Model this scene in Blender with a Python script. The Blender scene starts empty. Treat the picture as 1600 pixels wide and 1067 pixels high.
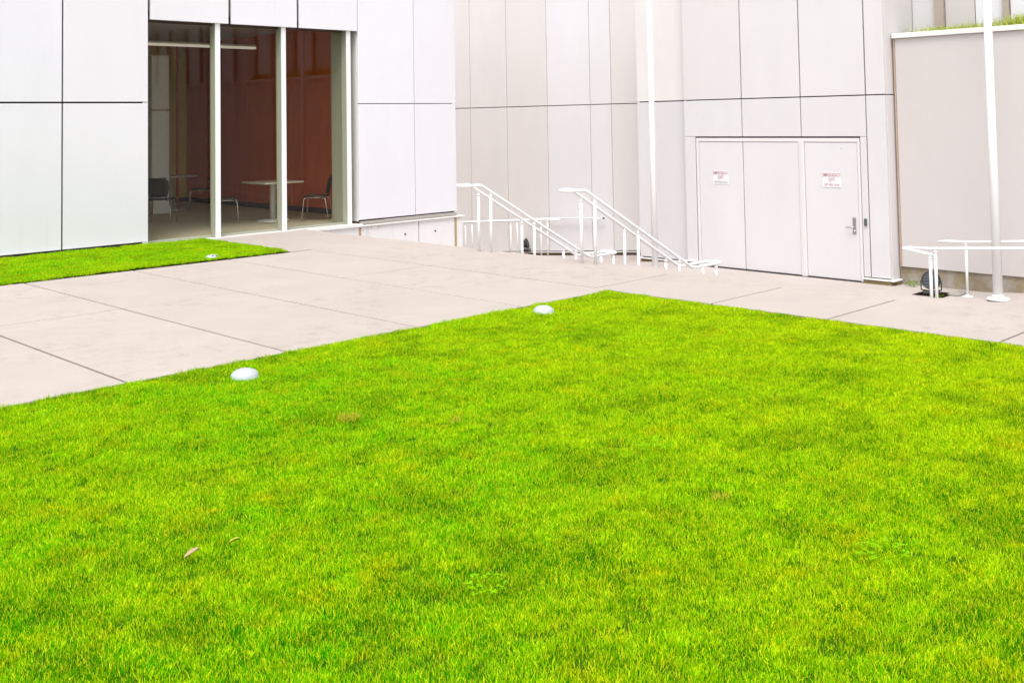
import bpy, bmesh, math, random
from mathutils import Vector, Matrix, noise
random.seed(7)
C = bpy.context.scene.collection
S = bpy.context.scene
rad = math.radians
# ------------------------------------------------------------------ camera
EYE = 1.83
yaw, pitch, roll = rad(45.436), rad(2.731), rad(0.969)
F0 = Vector((math.cos(yaw), math.sin(yaw), 0)); R0 = Vector((math.sin(yaw), -math.cos(yaw), 0)); Z = Vector((0, 0, 1))
F = F0*math.cos(pitch)+Z*math.sin(pitch); U = -F0*math.sin(pitch)+Z*math.cos(pitch)
Rr = R0*math.cos(roll)-U*math.sin(roll); Ur = U*math.cos(roll)+R0*math.sin(roll)
cam = bpy.data.cameras.new('camera'); co = bpy.data.objects.new('camera', cam); C.objects.link(co)
co.matrix_world = Matrix(((Rr.x, Ur.x, -F.x, 0), (Rr.y, Ur.y, -F.y, 0), (Rr.z, Ur.z, -F.z, EYE), (0, 0, 0, 1)))
cam.sensor_width = 36; cam.sensor_fit = 'HORIZONTAL'; cam.lens = 36*1661/1600
cam.shift_y = -(533.5-108)/1600; cam.clip_end = 1000; cam.clip_start = .05
S.camera = co
# ------------------------------------------------------------------ light
SUN_EL, SUN_AZ = rad(62), rad(-142)      # azimuth of the sun direction in the xy plane (from +x, ccw)
w = bpy.data.worlds.new('World'); S.world = w; w.use_nodes = True
nt = w.node_tree; nt.nodes.clear()
sky = nt.nodes.new('ShaderNodeTexSky'); sky.sky_type = 'NISHITA'; sky.sun_disc = False
sky.sun_elevation = SUN_EL; sky.sun_rotation = math.pi/2 - SUN_AZ; sky.air_density = 1.0; sky.dust_density = 3.0; sky.ozone_density = 1.0
hs = nt.nodes.new('ShaderNodeHueSaturation'); hs.inputs['Saturation'].default_value = .22
bg = nt.nodes.new('ShaderNodeBackground'); bg.inputs['Strength'].default_value = .15
wo = nt.nodes.new('ShaderNodeOutputWorld')
nt.links.new(sky.outputs[0], hs.inputs['Color']); nt.links.new(hs.outputs[0], bg.inputs['Color']); nt.links.new(bg.outputs[0], wo.inputs[0])
sl = bpy.data.lights.new('sun', 'SUN'); sl.energy = 1.2; sl.angle = rad(25); sl.color = (1, .97, .93)
so = bpy.data.objects.new('sun', sl); C.objects.link(so)
sd = Vector((math.cos(SUN_EL)*math.cos(SUN_AZ), math.cos(SUN_EL)*math.sin(SUN_AZ), math.sin(SUN_EL)))
so.rotation_euler = sd.to_track_quat('Z', 'Y').to_euler(); so.location = sd*30
S.view_settings.view_transform = 'Standard'; S.view_settings.look = 'None'
S.view_settings.exposure = 1.0; S.view_settings.gamma = 1; S.view_settings.use_curve_mapping = False

# ------------------------------------------------------------------ materials
def srgb(r, g, b): return tuple(((c/255)/12.92 if c/255 <= .04045 else ((c/255+.055)/1.055)**2.4) for c in (r, g, b))+(1,)
class NT:
    def __init__(s, name):
        s.m = bpy.data.materials.new(name); s.m.use_nodes = True; s.t = s.m.node_tree; s.n = s.t.nodes
        s.b = s.n['Principled BSDF']
        s.geo = s.n.new('ShaderNodeNewGeometry')
    def link(s, a, b): s.t.links.new(a, b)
    def noise(s, scale, detail=4, rough=.55, stretch=None, vec=None):
        t = s.n.new('ShaderNodeTexNoise'); t.inputs['Scale'].default_value = scale; t.inputs['Detail'].default_value = detail; t.inputs['Roughness'].default_value = rough
        v = vec or s.geo.outputs['Position']
        if stretch:
            mp = s.n.new('ShaderNodeMapping'); mp.inputs['Scale'].default_value = stretch; s.link(v, mp.inputs['Vector']); v = mp.outputs[0]
        s.link(v, t.inputs['Vector']); return t.outputs['Fac']
    def ramp(s, f, a, b):
        r = s.n.new('ShaderNodeMapRange'); r.inputs['From Min'].default_value = a; r.inputs['From Max'].default_value = b; r.clamp = True
        s.link(f, r.inputs['Value']); return r.outputs[0]
    def mul(s, a, b):
        m = s.n.new('ShaderNodeMath'); m.operation = 'MULTIPLY'
        s.link(a, m.inputs[0])
        if isinstance(b, float): m.inputs[1].default_value = b
        else: s.link(b, m.inputs[1])
        return m.outputs[0]
    def mix(s, f, a, b):
        m = s.n.new('ShaderNodeMix'); m.data_type = 'RGBA'
        if isinstance(f, float): m.inputs[0].default_value = f
        else: s.link(f, m.inputs[0])
        for i, c in ((6, a), (7, b)):
            if isinstance(c, tuple): m.inputs[i].default_value = c
            else: s.link(c, m.inputs[i])
        return m.outputs[2]
    def bump(s, h, strength, dist=.01):
        b = s.n.new('ShaderNodeBump'); b.inputs['Strength'].default_value = strength; b.inputs['Distance'].default_value = dist
        s.link(h, b.inputs['Height']); s.link(b.outputs[0], s.b.inputs['Normal'])
def flat(name, col, rough=.6, metal=0., var=.12, scale=9., bump=0.):
    k = NT(name); c = tuple(col[:3])+(1,)
    d = tuple(x*(1-var) for x in c[:3])+(1,)
    if any(q in name for q in ('leaf', 'soil', 'weed', 'straw')): k.b.inputs['Specular IOR Level'].default_value = .03
    k.link(k.mix(k.noise(scale, 5), d, c), k.b.inputs['Base Color'])
    k.b.inputs['Roughness'].default_value = rough; k.b.inputs['Metallic'].default_value = metal
    if bump: k.bump(k.noise(scale*12, 3), bump, .003)
    return k.m
def panel_mat(name, col, dirt=(.55, .47, .38, 1), amt=.25):
    k = NT(name); c = tuple(col)+(1,)
    a = k.mix(k.ramp(k.noise(1.3, 6, .6, (1, 1, .35)), .35, .75), c, tuple(x*.94 for x in col)+(1,))
    oi = k.n.new('ShaderNodeObjectInfo')
    a = k.mix(k.mul(oi.outputs['Random'], .55), a, (col[0]*.97, col[1]*.945, col[2]*.93, 1))
    streak = k.mul(k.ramp(k.noise(7, 5, .6, (1, 1, .06)), .56, .8), k.ramp(k.noise(.9, 3), .45, .7))
    a = k.mix(k.mul(streak, amt), a, dirt)
    k.link(a, k.b.inputs['Base Color']); k.b.inputs['Roughness'].default_value = .42
    k.bump(k.noise(260, 2), .12, .002)
    return k.m
M = {}
M['white'] = panel_mat('panel_white', (.69, .682, .722))
M['cream'] = panel_mat('panel_cream', (.65, .632, .615))
M['pale'] = panel_mat('panel_pale', (.60, .58, .592))
M['bay'] = panel_mat('panel_bay', (.605, .583, .588))
M['coolwhite'] = panel_mat('panel_cool_white', (.68, .672, .69))
M['step_cream'] = panel_mat('panel_step_cream', (.67, .645, .625))
M['pinkgrey'] = panel_mat('panel_pinkgrey', (.535, .498, .485))
M['doorwhite'] = panel_mat('door_white', (.62, .60, .612), amt=.12)
M['backing'] = flat('dark_joint_backing', (.035, .025, .022), .9)
M['jointlight'] = flat('light_joint_backing', (.20, .15, .12), .8)
M['whitepaint'] = flat('white_rail_paint', (.78, .775, .77), .3, 0, .05, 4)
M['frame'] = flat('frame_paint', (.70, .685, .66), .4, 0, .06)
M['mullion'] = flat('mullion_shaded_olive', (.33, .335, .26), .35, 0, .06)  # olive grey, with the shade of the mullion sides put into the colour
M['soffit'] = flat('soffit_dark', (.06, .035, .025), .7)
M['alu'] = flat('grey_aluminium_channel', (.38, .36, .32), .45, .2, .15)
M['metal'] = flat('steel', (.55, .55, .54), .25, .9, .1)
M['chrome'] = flat('chrome_tube', (.62, .60, .55), .2, .8, .05)
M['black'] = flat('black_housing', (.012, .012, .013), .35)
M['darkseat'] = flat('dark_plastic_shell', (.02, .018, .02), .4)
M['olive'] = flat('olive_panel_wall', (.80, .62, .13), .7, 0, .25, 3)
M['carpet'] = flat('grey_brown_carpet', (.60, .54, .40), .95, 0, .3, 60, .4)
M['ceiling'] = flat('ceiling_white', (.6, .55, .5), .9)
M['greyblue'] = flat('pale_grey_column', (.85, .86, .84), .6)
M['tabletop'] = flat('table_laminate', (.62, .57, .45), .35, 0, .1)
M['tableleg'] = flat('table_pedestal', (.62, .61, .57), .4, 0, .06)
M['reader'] = flat('dark_reader', (.07, .085, .09), .4)
M['doorframe'] = flat('door_frame_paint', (.655, .625, .62), .4, 0, .05)
M['signwhite'] = flat('sign_plate', (.69, .69, .70), .4, 0, .03)
M['signred'] = flat('sign_red_print', (.64, .33, .36), .6, 0, .3, 60)
M['signgrey'] = flat('sign_faded_print', (.45, .40, .42), .6, 0, .3, 60)
M['rust'] = flat('orange_trim', (.50, .36, .26), .7, 0, .35, 14)
# red-brown end wall with broad vertical boards
k = NT('red_brown_wall')
a = k.mix(k.noise(2.5, 5, .6, (1, 1, .3)), (.58, .085, .008, 1), (.85, .17, .016, 1))
k.link(a, k.b.inputs['Base Color']); k.b.inputs['Roughness'].default_value = .65; k.bump(k.noise(120, 3), .3, .004); M['redwall'] = k.m
# concrete
def concrete(name, c1, c2, stain, sc=1.0, stain_amt=.6, grain=.25):
    k = NT(name)
    a = k.mix(k.ramp(k.noise(1.1*sc, 6, .62), .3, .7), c1, c2)
    s1 = k.mul(k.ramp(k.noise(4.5*sc, 9, .8), .50, .70), k.ramp(k.noise(.6*sc, 4), .46, .62))
    a = k.mix(k.mul(s1, stain_amt), a, stain)
    spk = k.ramp(k.noise(140, 3, .7), .62, .78)
    a = k.mix(k.mul(spk, .25), a, tuple(x*.7 for x in c2[:3])+(1,))
    fine = k.ramp(k.noise(38, 5, .75), .35, .7)
    a = k.mix(k.mul(fine, .34), a, tuple(x*.8 for x in c1[:3])+(1,))
    oi = k.n.new('ShaderNodeObjectInfo')
    a = k.mix(k.mul(oi.outputs['Random'], .22), a, tuple(x*.84 for x in c2[:3])+(1,))
    k.link(a, k.b.inputs['Base Color']); k.b.inputs['Roughness'].default_value = .85
    k.bump(k.noise(90, 5, .7), grain, .004)
    return k.m
M['slab'] = concrete('paving_concrete', (.43, .372, .335, 1), (.38, .33, .295, 1), (.24, .175, .125, 1), 1.0, .75, .4)
M['court'] = concrete('court_concrete', (.45, .40, .375, 1), (.38, .33, .30, 1), (.24, .18, .13, 1))
M['slabjoint'] = flat('joint_soil', (.018, .011, .007), .95)
M['step'] = concrete('step_concrete', (.47, .43, .40, 1), (.40, .37, .34, 1), (.26, .21, .17, 1))
# weathered base concrete (rust runs)
k = NT('weathered_base_concrete')
a = k.mix(k.noise(2, 6, .65), (.64, .63, .63, 1), (.74, .72, .71, 1))
run = k.mul(k.ramp(k.noise(5.5, 5, .6, (1, 1, .12)), .56, .72), k.ramp(k.noise(1.5, 3), .4, .6))
a = k.mix(k.mul(run, .8), a, (.42, .27, .13, 1))
a = k.mix(k.mul(k.ramp(k.noise(9, 6, .7), .6, .75), .4), a, (.30, .30, .31, 1))
k.link(a, k.b.inputs['Base Color']); k.b.inputs['Roughness'].default_value = .85; k.bump(k.noise(60, 5, .7), .4, .006); M['basecon'] = k.m
k = NT('mossy_foot_concrete')
a = k.mix(k.ramp(k.noise(4, 6, .7), .35, .65), (.33, .30, .27, 1), (.20, .16, .10, 1))
a = k.mix(k.mul(k.ramp(k.noise(7, 6, .7, (1, 1, .5)), .5, .7), .8), a, (.25, .20, .07, 1))
k.link(a, k.b.inputs['Base Color']); k.b.inputs['Roughness'].default_value = .9; k.bump(k.noise(80, 5, .7), .5, .006); M['mossy'] = k.m
M['dirtybase'] = flat('dirty_recess', (.26, .20, .09), .9, 0, .6, 5, .5)
M['soil'] = flat('lawn_soil', (.05, .13, .003), .95, 0, .5, 25)
M['turfside'] = flat('turf_soil_side', (.05, .05, .015), .95, 0, .5, 30)
M['rustrun'] = flat('rust_run', (.50, .36, .20), .85, 0, .5, 30)
# glass: clear tinted pane with view-angle reflection
m = bpy.data.materials.new('window_glass'); m.use_nodes = True; t = m.node_tree; t.nodes.clear()
tr = t.nodes.new('ShaderNodeBsdfTransparent'); tr.inputs[0].default_value = (.88, .88, .82, 1)
gl = t.nodes.new('ShaderNodeBsdfGlossy'); gl.inputs['Roughness'].default_value = .004; gl.inputs[0].default_value = (1, 1, 1, 1)
lw = t.nodes.new('ShaderNodeLayerWeight'); lw.inputs['Blend'].default_value = .5
pw = t.nodes.new('ShaderNodeMath'); pw.operation = 'POWER'; pw.inputs[1].default_value = 5
ma = t.nodes.new('ShaderNodeMath'); ma.operation = 'MULTIPLY_ADD'; ma.inputs[1].default_value = .9; ma.inputs[2].default_value = .026
mx = t.nodes.new('ShaderNodeMixShader'); ou = t.nodes.new('ShaderNodeOutputMaterial')
t.links.new(lw.outputs['Facing'], pw.inputs[0]); t.links.new(pw.outputs[0], ma.inputs[0]); t.links.new(ma.outputs[0], mx.inputs[0])
t.links.new(tr.outputs[0], mx.inputs[1]); t.links.new(gl.outputs[0], mx.inputs[2]); t.links.new(mx.outputs[0], ou.inputs[0]); M['glass'] = m
# lit tube
m = bpy.data.materials.new('fluorescent_diffuser'); m.use_nodes = True; b = m.node_tree.nodes['Principled BSDF']
b.inputs['Base Color'].default_value = (.8, .78, .7, 1); b.inputs['Emission Color'].default_value = (1, .95, .8, 1); b.inputs['Emission Strength'].default_value = .18; M['tube'] = m
# grass blades
def grass_mat(name, green, dark, yellow, translucent=.35):
    k = NT(name)
    hi = k.n.new('ShaderNodeAttribute'); hi.attribute_name = 'tone'
    big = k.ramp(k.noise(.6, 5, .65), .42, .60)
    mid = k.ramp(k.noise(3.2, 5, .65), .42, .68)
    sm = k.ramp(k.noise(11, 4, .65), .45, .7)
    tone = hi.outputs['Fac']
    sx = k.n.new('ShaderNodeSeparateXYZ'); k.link(k.geo.outputs['Position'], sx.inputs[0])
    sb = k.n.new('ShaderNodeMath'); sb.operation = 'SUBTRACT'; k.link(k.mul(sx.outputs[0], .9), sb.inputs[0]); k.link(k.mul(sx.outputs[1], .5), sb.inputs[1])
    side_ = k.ramp(sb.outputs[0], .2, 5.4)
    oi = k.n.new('ShaderNodeObjectInfo')
    a = k.mix(k.mul(big, .5), green, yellow)
    a = k.mix(k.mul(side_, .85), a, yellow)
    a = k.mix(k.mul(mid, .55), a, yellow)
    a = k.mix(k.mul(k.ramp(k.noise(2.7, 7, .75), .53, .64), .75), a, (.85, .68, .0, 1))
    a = k.mix(k.mul(sm, .55), a, dark)
    a = k.mix(k.mul(k.ramp(k.noise(1.7, 7, .75), .50, .60), .85), a, dark)
    a = k.mix(k.mul(k.ramp(oi.outputs['Random'], .72, 1.0), .6), a, dark)
    a = k.mix(k.mul(k.ramp(tone, .55, .15), .92), a, dark)
    a = k.mix(k.mul(k.ramp(tone, .55, .85), .8), a, (min(1, yellow[0]*1.35), 1, .02, 1))
    a = k.mix(k.mul(k.ramp(tone, .94, .96), k.ramp(k.noise(2.4, 4, .6), .45, .6)), a, (.75, .56, .03, 1))
    k.link(a, k.b.inputs['Base Color']); k.b.inputs['Roughness'].default_value = .55
    k.b.inputs['Specular IOR Level'].default_value = .03
    tl = k.n.new('ShaderNodeBsdfTranslucent'); k.link(a, tl.inputs[0])
    mx = k.n.new('ShaderNodeMixShader'); mx.inputs[0].default_value = translucent
    k.link(k.b.outputs[0], mx.inputs[1]); k.link(tl.outputs[0], mx.inputs[2])
    k.link(mx.outputs[0], k.n['Material Output'].inputs[0])
    return k.m
M['grass'] = grass_mat('lawn_grass_blades', (.045, .70, .0, 1), (.001, .25, .0, 1), (.74, .93, .0, 1), .4)
M['leafgreen'] = flat('leaf_green', (.22, .36, .01), .6, 0, .5, 20)
M['leafyellow'] = flat('leaf_yellow_green', (.42, .46, .05), .6, 0, .4, 20)
M['weed'] = flat('weed_leaf', (.22, .50, .0), .6, 0, .4, 30)
M['dryleaf'] = flat('dry_leaf', (.50, .38, .22), .7, 0, .4, 60)
M['straw'] = flat('dry_straw', (.50, .42, .03), .8, 0, .5, 60)
M['dome'] = flat('white_dome', (.42, .445, .46), .35, 0, .08, 20)
M['lens'] = flat('lens_glass', (.03, .03, .035), .08)

# ------------------------------------------------------------------ mesh helpers
def link_mesh(name, bm, mat, parent=None, smooth=False):
    me = bpy.data.meshes.new(name); bm.to_mesh(me); bm.free(); me.materials.append(mat)
    if smooth:
        for p in me.polygons: p.use_smooth = True
    o = bpy.data.objects.new(name, me); C.objects.link(o); o.parent = parent
    return o
def bm_box(bm, a, b, bev=0.):
    x0, x1 = sorted((a[0], b[0])); y0, y1 = sorted((a[1], b[1])); z0, z1 = sorted((a[2], b[2]))
    v = [bm.verts.new((x, y, z)) for z in (z0, z1) for y in (y0, y1) for x in (x0, x1)]
    fs = [bm.faces.new([v[i] for i in q]) for q in ((0, 2, 3, 1), (4, 5, 7, 6), (0, 1, 5, 4), (2, 6, 7, 3), (0, 4, 6, 2), (1, 3, 7, 5))]
    if bev:
        es = list({e for f in fs for e in f.edges})
        bmesh.ops.bevel(bm, geom=es, offset=bev, segments=1, affect='EDGES', profile=.5)
def box(name, a, b, mat, parent=None, bev=0.):
    bm = bmesh.new(); bm_box(bm, a, b, bev); return link_mesh(name, bm, mat, parent)
def prism(name, pts, ax, a, b, mat, parent=None):   # polygon pts in the two other axes, extruded along axis ax
    bm = bmesh.new()
    def P(p, t): q = list(p); q.insert(ax, t); return q
    A = [bm.verts.new(P(p, a)) for p in pts]; B = [bm.verts.new(P(p, b)) for p in pts]
    bm.faces.new(A); bm.faces.new(B[::-1]); n = len(pts)
    for i in range(n): bm.faces.new((A[i], B[i], B[(i+1) % n], A[(i+1) % n]))
    bmesh.ops.recalc_face_normals(bm, faces=bm.faces); return link_mesh(name, bm, mat, parent)
def bm_tube(bm, pts, r, n=10, closed=False, r2=None):
    pts = [Vector(p) for p in pts]; N = len(pts); rings = []
    up = None
    for i, p in enumerate(pts):
        if closed: d = (pts[(i+1) % N]-p).normalized()+(p-pts[i-1]).normalized()
        elif i == 0: d = pts[1]-p
        elif i == N-1: d = p-pts[i-1]
        else: d = (pts[i+1]-p).normalized()+(p-pts[i-1]).normalized()
        d.normalize()
        if up is None: up = Vector((0, 0, 1)) if abs(d.z) < .9 else Vector((1, 0, 0))
        s = d.cross(up).normalized(); u2 = s.cross(d).normalized(); up = u2
        rr = r if r2 is None else r+(r2-r)*i/(N-1)
        rings.append([bm.verts.new(p+s*math.cos(2*math.pi*j/n)*rr+u2*math.sin(2*math.pi*j/n)*rr) for j in range(n)])
    for i in range(N if closed else N-1):
        a, b = rings[i], rings[(i+1) % N]
        for j in range(n): bm.faces.new((a[j], a[(j+1) % n], b[(j+1) % n], b[j]))
    if not closed: bm.faces.new(rings[0][::-1]); bm.faces.new(rings[-1])
def tube(name, pts, r, mat, parent=None, n=10, closed=False, r2=None):
    bm = bmesh.new(); bm_tube(bm, pts, r, n, closed, r2)
    bmesh.ops.recalc_face_normals(bm, faces=bm.faces); return link_mesh(name, bm, mat, parent, True)
def bm_lathe(bm, prof, c=(0, 0, 0), n=24):
    rings = []
    for r, z in prof:
        rings.append([bm.verts.new((c[0]+r*math.cos(2*math.pi*j/n), c[1]+r*math.sin(2*math.pi*j/n), c[2]+z)) for j in range(n)] if r > 1e-6 else [bm.verts.new((c[0], c[1], c[2]+z))])
    for a, b in zip(rings, rings[1:]):
        for j in range(n):
            q = [a[j % len(a)], a[(j+1) % len(a)], b[(j+1) % len(b)], b[j % len(b)]]
            q2 = []
            for v in q:
                if v not in q2: q2.append(v)
            if len(q2) > 2: bm.faces.new(q2)
def lathe(name, prof, c, mat, parent=None, n=24):
    bm = bmesh.new(); bm_lathe(bm, prof, c, n); bmesh.ops.recalc_face_normals(bm, faces=bm.faces)
    o = link_mesh(name, bm, mat, parent, True)
    return o
def thing(name, label, cat, loc=(0, 0, 0), group=None, rz=0):
    o = bpy.data.objects.new(name, None); C.objects.link(o); o.location = loc; o.rotation_euler = (0, 0, rz); o.empty_display_size = .1
    o['label'] = label; o['category'] = cat
    if group: o['group'] = group
    return o
def tag(o, label, cat, group=None):
    o['label'] = label; o['category'] = cat
    if group: o['group'] = group
    return o
def structure(o): o['kind'] = 'structure'; return o
def copy_tree(o, parent=None):
    c = o.copy(); C.objects.link(c); c.parent = parent
    for ch in [x for x in list(C.objects) if x.parent == o]: copy_tree(ch, c)
    return c

# ------------------------------------------------------------------ levels
EDGE = 10.33                      # where the plaza drops to the lower court
LAWN_U, LAWN_V = 8.70, 7.44
LOW = -1.1
def court_z(v):
    if v > 13.2: return LOW-.08*(v-13.2)
    if v < 7.1: return LOW+.075*(7.1-v)
    return LOW
# ------------------------------------------------------------------ setting: ground
structure(box('ground', (-150, -150, -2.6), (150, 150, -2.1), M['court']))
structure(box('plaza_base', (-16, -14, -2.0), (EDGE, 15.69, -.045), M['step']))
pb = bpy.data.objects['plaza_base']
# lawn soil (two sheets, gently uneven)
def soil(name, u0, u1, v0, v1, z):
    bm = bmesh.new(); nu, nv = int((u1-u0)/.25), int((v1-v0)/.25); g = []
    for i in range(nu+1):
        row = []
        for j in range(nv+1):
            x = u0+(u1-u0)*i/nu; y = v0+(v1-v0)*j/nv
            edge = min(u1-x, v1-y, 1.); row.append(bm.verts.new((x, y, z+.018*noise.noise(Vector((x*.7, y*.7, 3)))*max(edge, .2))))
        g.append(row)
    for i in range(nu):
        for j in range(nv): bm.faces.new((g[i][j], g[i+1][j], g[i+1][j+1], g[i][j+1]))
    return structure(link_mesh(name, bm, M['soil']))
lawn_soil = soil('lawn_soil', -6., LAWN_U, -6., LAWN_V, -.012)
strip_soil = soil('lawn_strip_soil', -6., 8.42, 13.15, 15.64, .012)
structure(box('turf_edge', (-6., 13.155, -.04), (8.41, 13.60, .004), M['turfside']))
# paving: one slab per cell, joints recessed over a dark bed
walk = thing('walkway', '', ''); del walk['label'], walk['category']; structure(walk)
structure(walk)
bed = box('joint_bed', (-16, LAWN_V, -.044), (EDGE-.01, 13.12, -.014), M['slabjoint'], walk)
box('joint_bed', (8.46, 13.13, -.044), (EDGE-.01, 15.68, -.014), M['slabjoint'], walk)
box('joint_bed', (LAWN_U+.02, -14, -.044), (EDGE-.01, LAWN_V-.01, -.014), M['slabjoint'], walk)
def slab(u0, u1, v0, v1, gap=.013):
    z = random.uniform(-.0012, .0012)
    box('paving_slab', (u0+gap, v0+gap, -.04), (u1-gap, v1-gap, z), M['slab'], walk, .004)
us = [-15.2+1.335*i for i in range(14)] + [3.42, 4.75, 6.09, 7.43, 8.76]
us = [x for x in us if x < 2.4 or x > 3]
for i in range(len(us)-1):
    a, b = us[i], us[i+1]
    slab(a, b, LAWN_V+.0, 10.46); slab(a, b, 10.46, 13.10)
slab(8.76, 10.05, 7.66, 10.46); slab(8.76, 10.05, 10.46, 13.15); slab(8.46, 10.05, 13.15, 15.66)
vs = [7.66, 6.15, 4.90, 3.40, 1.9, .4, -1.1, -2.6, -4.1, -5.6, -7.1, -8.6]
for a, b in zip(vs, vs[1:]): slab(LAWN_U+.03, 10.05, b, a)
vs = [15.66, 13.15, 10.46, 7.66, 4.9, 1.9, -1.1, -4.1, -7.1, -8.6]
for a, b in zip(vs, vs[1:]): box('kerb_band', (10.056, b+.004, -.30), (EDGE+.02, a-.004, .001), M['slab'], walk, .006)
# lower court
bm = bmesh.new()
vv = [24, 19.3, 16, 13.2, 10, 7.1, 4, 0, -8.6, -14]; rows = [[bm.verts.new((u_, v_, court_z(v_))) for u_ in (EDGE+.001, 14.6, 17.2, 18.99)] for v_ in vv]
for r1, r2 in zip(rows, rows[1:]):
    for i in range(3): bm.faces.new((r1[i], r1[i+1], r2[i+1], r2[i]))
bmesh.ops.recalc_face_normals(bm, faces=bm.faces); structure(link_mesh('lower_court', bm, M['court']))

# ------------------------------------------------------------------ stairs down to the court
st = thing('concrete_stairs', 'pale concrete stairs dropping from the plaza edge, carrying the two white sloping handrails', 'stairs', (EDGE, 12, LOW))
n = 7
for i in range(n-1):
    zt = -1.1/n*(i+1); o = box('step', (.03+i*.3, -3.7, -.9), (.03+(i+1)*.3-.003, 3.66, zt-LOW), M['step'], st, .008)

# ------------------------------------------------------------------ panelled walls
def panel(par, u0, u1, v0, v1, z0, z1, mat, axis, t=.04, gap=.009, z0b=None):
    """cladding panel in plane axis 'v' (facing -v, spans u) or 'u' (facing -u, spans v)"""
    if axis == 'v': return box('wall_panel', (u0+gap, v0, z0+gap), (u1-gap, v0+t, z1-gap), mat, par, .004)
    if z0b is None: return box('wall_panel', (u0, v0+gap, z0+gap), (u0+t, v1-gap, z1-gap), mat, par, .004)
    return prism('wall_panel', [(v0+gap, z0+gap), (v1-gap, z0b+gap), (v1-gap, z1-gap), (v0+gap, z1-gap)], 0, u0, u0+t, mat, par)
VL = 15.79
gb = thing('glazed_building', 'white panelled building with three tall windows onto a dark red room', 'building', (0, 0, 0))
TOP = 5.3; LT = 4.33
lu = [-5.72+1.33*i for i in range(10)]+[7.59]; lu = [-4.4, -3.05, -1.72, -.39, .94, 2.27, 3.6, 4.93, 6.26, 7.59]
for i in range(len(lu)-1):
    for z0, z1 in ((.03, 2.19), (2.19, LT)): panel(gb, lu[i], lu[i+1], VL, 0, z0, z1, M['white'], 'v', gap=.013)
for a, b in ((11.60, 12.92), (12.92, 13.97)):
    for z0, z1 in ((.05, 2.165), (2.165, LT)): panel(gb, a, b, VL, 0, z0, z1, M['white'], 'v', gap=.007)
for z0, z1 in ((-.0, 2.165), (2.165, LT)):
    box('wall_panel', (13.92, 15.84, z0+.01), (13.963, 18.2, z1-.01), M['white'], gb, .004)
for a, b in ((7.62, 8.975), (9.03, 10.30), (10.35, 11.588)):
    box('hanging_panel', (a, VL-.01, 3.49), (b, VL+.035, LT-.01), M['white'], gb, .004)
box('panel_backing', (7.60, VL+.06, 3.62), (11.60, VL+.11, LT-.02), M['jointlight'], gb)
box('panel_backing', (-4.4, VL+.05, .0), (7.57, VL+.14, LT-.02), M['backing'], gb)
box('panel_backing', (11.62, VL+.045, .03), (13.91, VL+.14, LT-.02), M['backing'], gb)
box('parapet_cap', (-4.45, VL-.03, LT+.003), (14.0, 26.4, LT+.06), M['frame'], gb)
box('panel_return', (11.600, VL+.042, .03), (11.618, VL+.24, 3.6), M['frame'], gb)
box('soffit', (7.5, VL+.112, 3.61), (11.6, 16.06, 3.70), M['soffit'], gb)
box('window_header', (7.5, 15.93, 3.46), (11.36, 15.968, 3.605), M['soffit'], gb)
# concrete foot under the cladding, cast in lengths
for a, b in ((-4.4, -1.7), (-1.68, .95), (.97, 3.6), (3.62, 6.25), (6.27, 8.76), (8.78, 11.53), (11.56, 12.91), (12.93, 14.03)):
    box('foundation_block', (a, 15.70, -1.9), (b, 15.95, -.055), M['basecon'], gb, .006)
box('sill_ledge', (-4.4, 15.68, -.054), (7.6, 15.80, -.026), M['frame'], gb, .003)
box('window_sill', (7.601, 15.66, -.054), (11.6, 16.10, -.006), M['frame'], gb, .003)
box('sill_ledge', (11.603, 15.665, -.054), (14.06, 15.80, -.030), M['frame'], gb, .003)
box('base_channel', (11.60, 15.73, -.022), (13.90, 15.79, .032), M['alu'], gb, .004)
for u_, z_ in ((12.583, -.274), (13.32, -.277), (11.9, -.30)):
    bm = bmesh.new(); bmesh.ops.create_cone(bm, cap_ends=True, segments=10, radius1=.018, radius2=.018, depth=.008)
    bmesh.ops.rotate(bm, cent=(0, 0, 0), matrix=Matrix.Rotation(rad(90), 3, 'X'), verts=bm.verts); bmesh.ops.translate(bm, vec=(u_, 15.697, z_), verts=bm.verts)
    link_mesh('tie_hole', bm, M['backing'], gb)
for u_, w_, z0 in ((11.545, .025, -.9), (13.84, .03, -1.0)):
    o = box('rust_streak', (u_-w_, 15.696, z0), (u_+w_, 15.7, -.06 if w_ > .02 else -.29), M['rustrun'], gb)
# mullions and glass
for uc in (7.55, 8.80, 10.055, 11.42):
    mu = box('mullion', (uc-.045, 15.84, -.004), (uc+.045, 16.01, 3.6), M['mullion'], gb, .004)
    box('mullion_cover', (uc-.045, 15.822, -.004), (uc+.045, 15.838, 3.6), M['whitepaint'], mu, .003)
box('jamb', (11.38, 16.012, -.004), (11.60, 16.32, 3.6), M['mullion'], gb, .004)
for a, b in ((7.596, 8.754), (8.846, 10.009), (10.101, 11.374)):
    bm = bmesh.new(); bmesh.ops.create_grid(bm, x_segments=1, y_segments=1, size=.5)
    for v in bm.verts: v.co = Vector(((a+b)/2+v.co.x*(b-a), 15.975, 1.79+v.co.y*3.58))
    pn = link_mesh('window_pane', bm, M['glass'], gb)
    box('window_frame', (a, 15.95, -.004), (b, 16.00, .03), M['mullion'], pn, .003)
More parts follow.
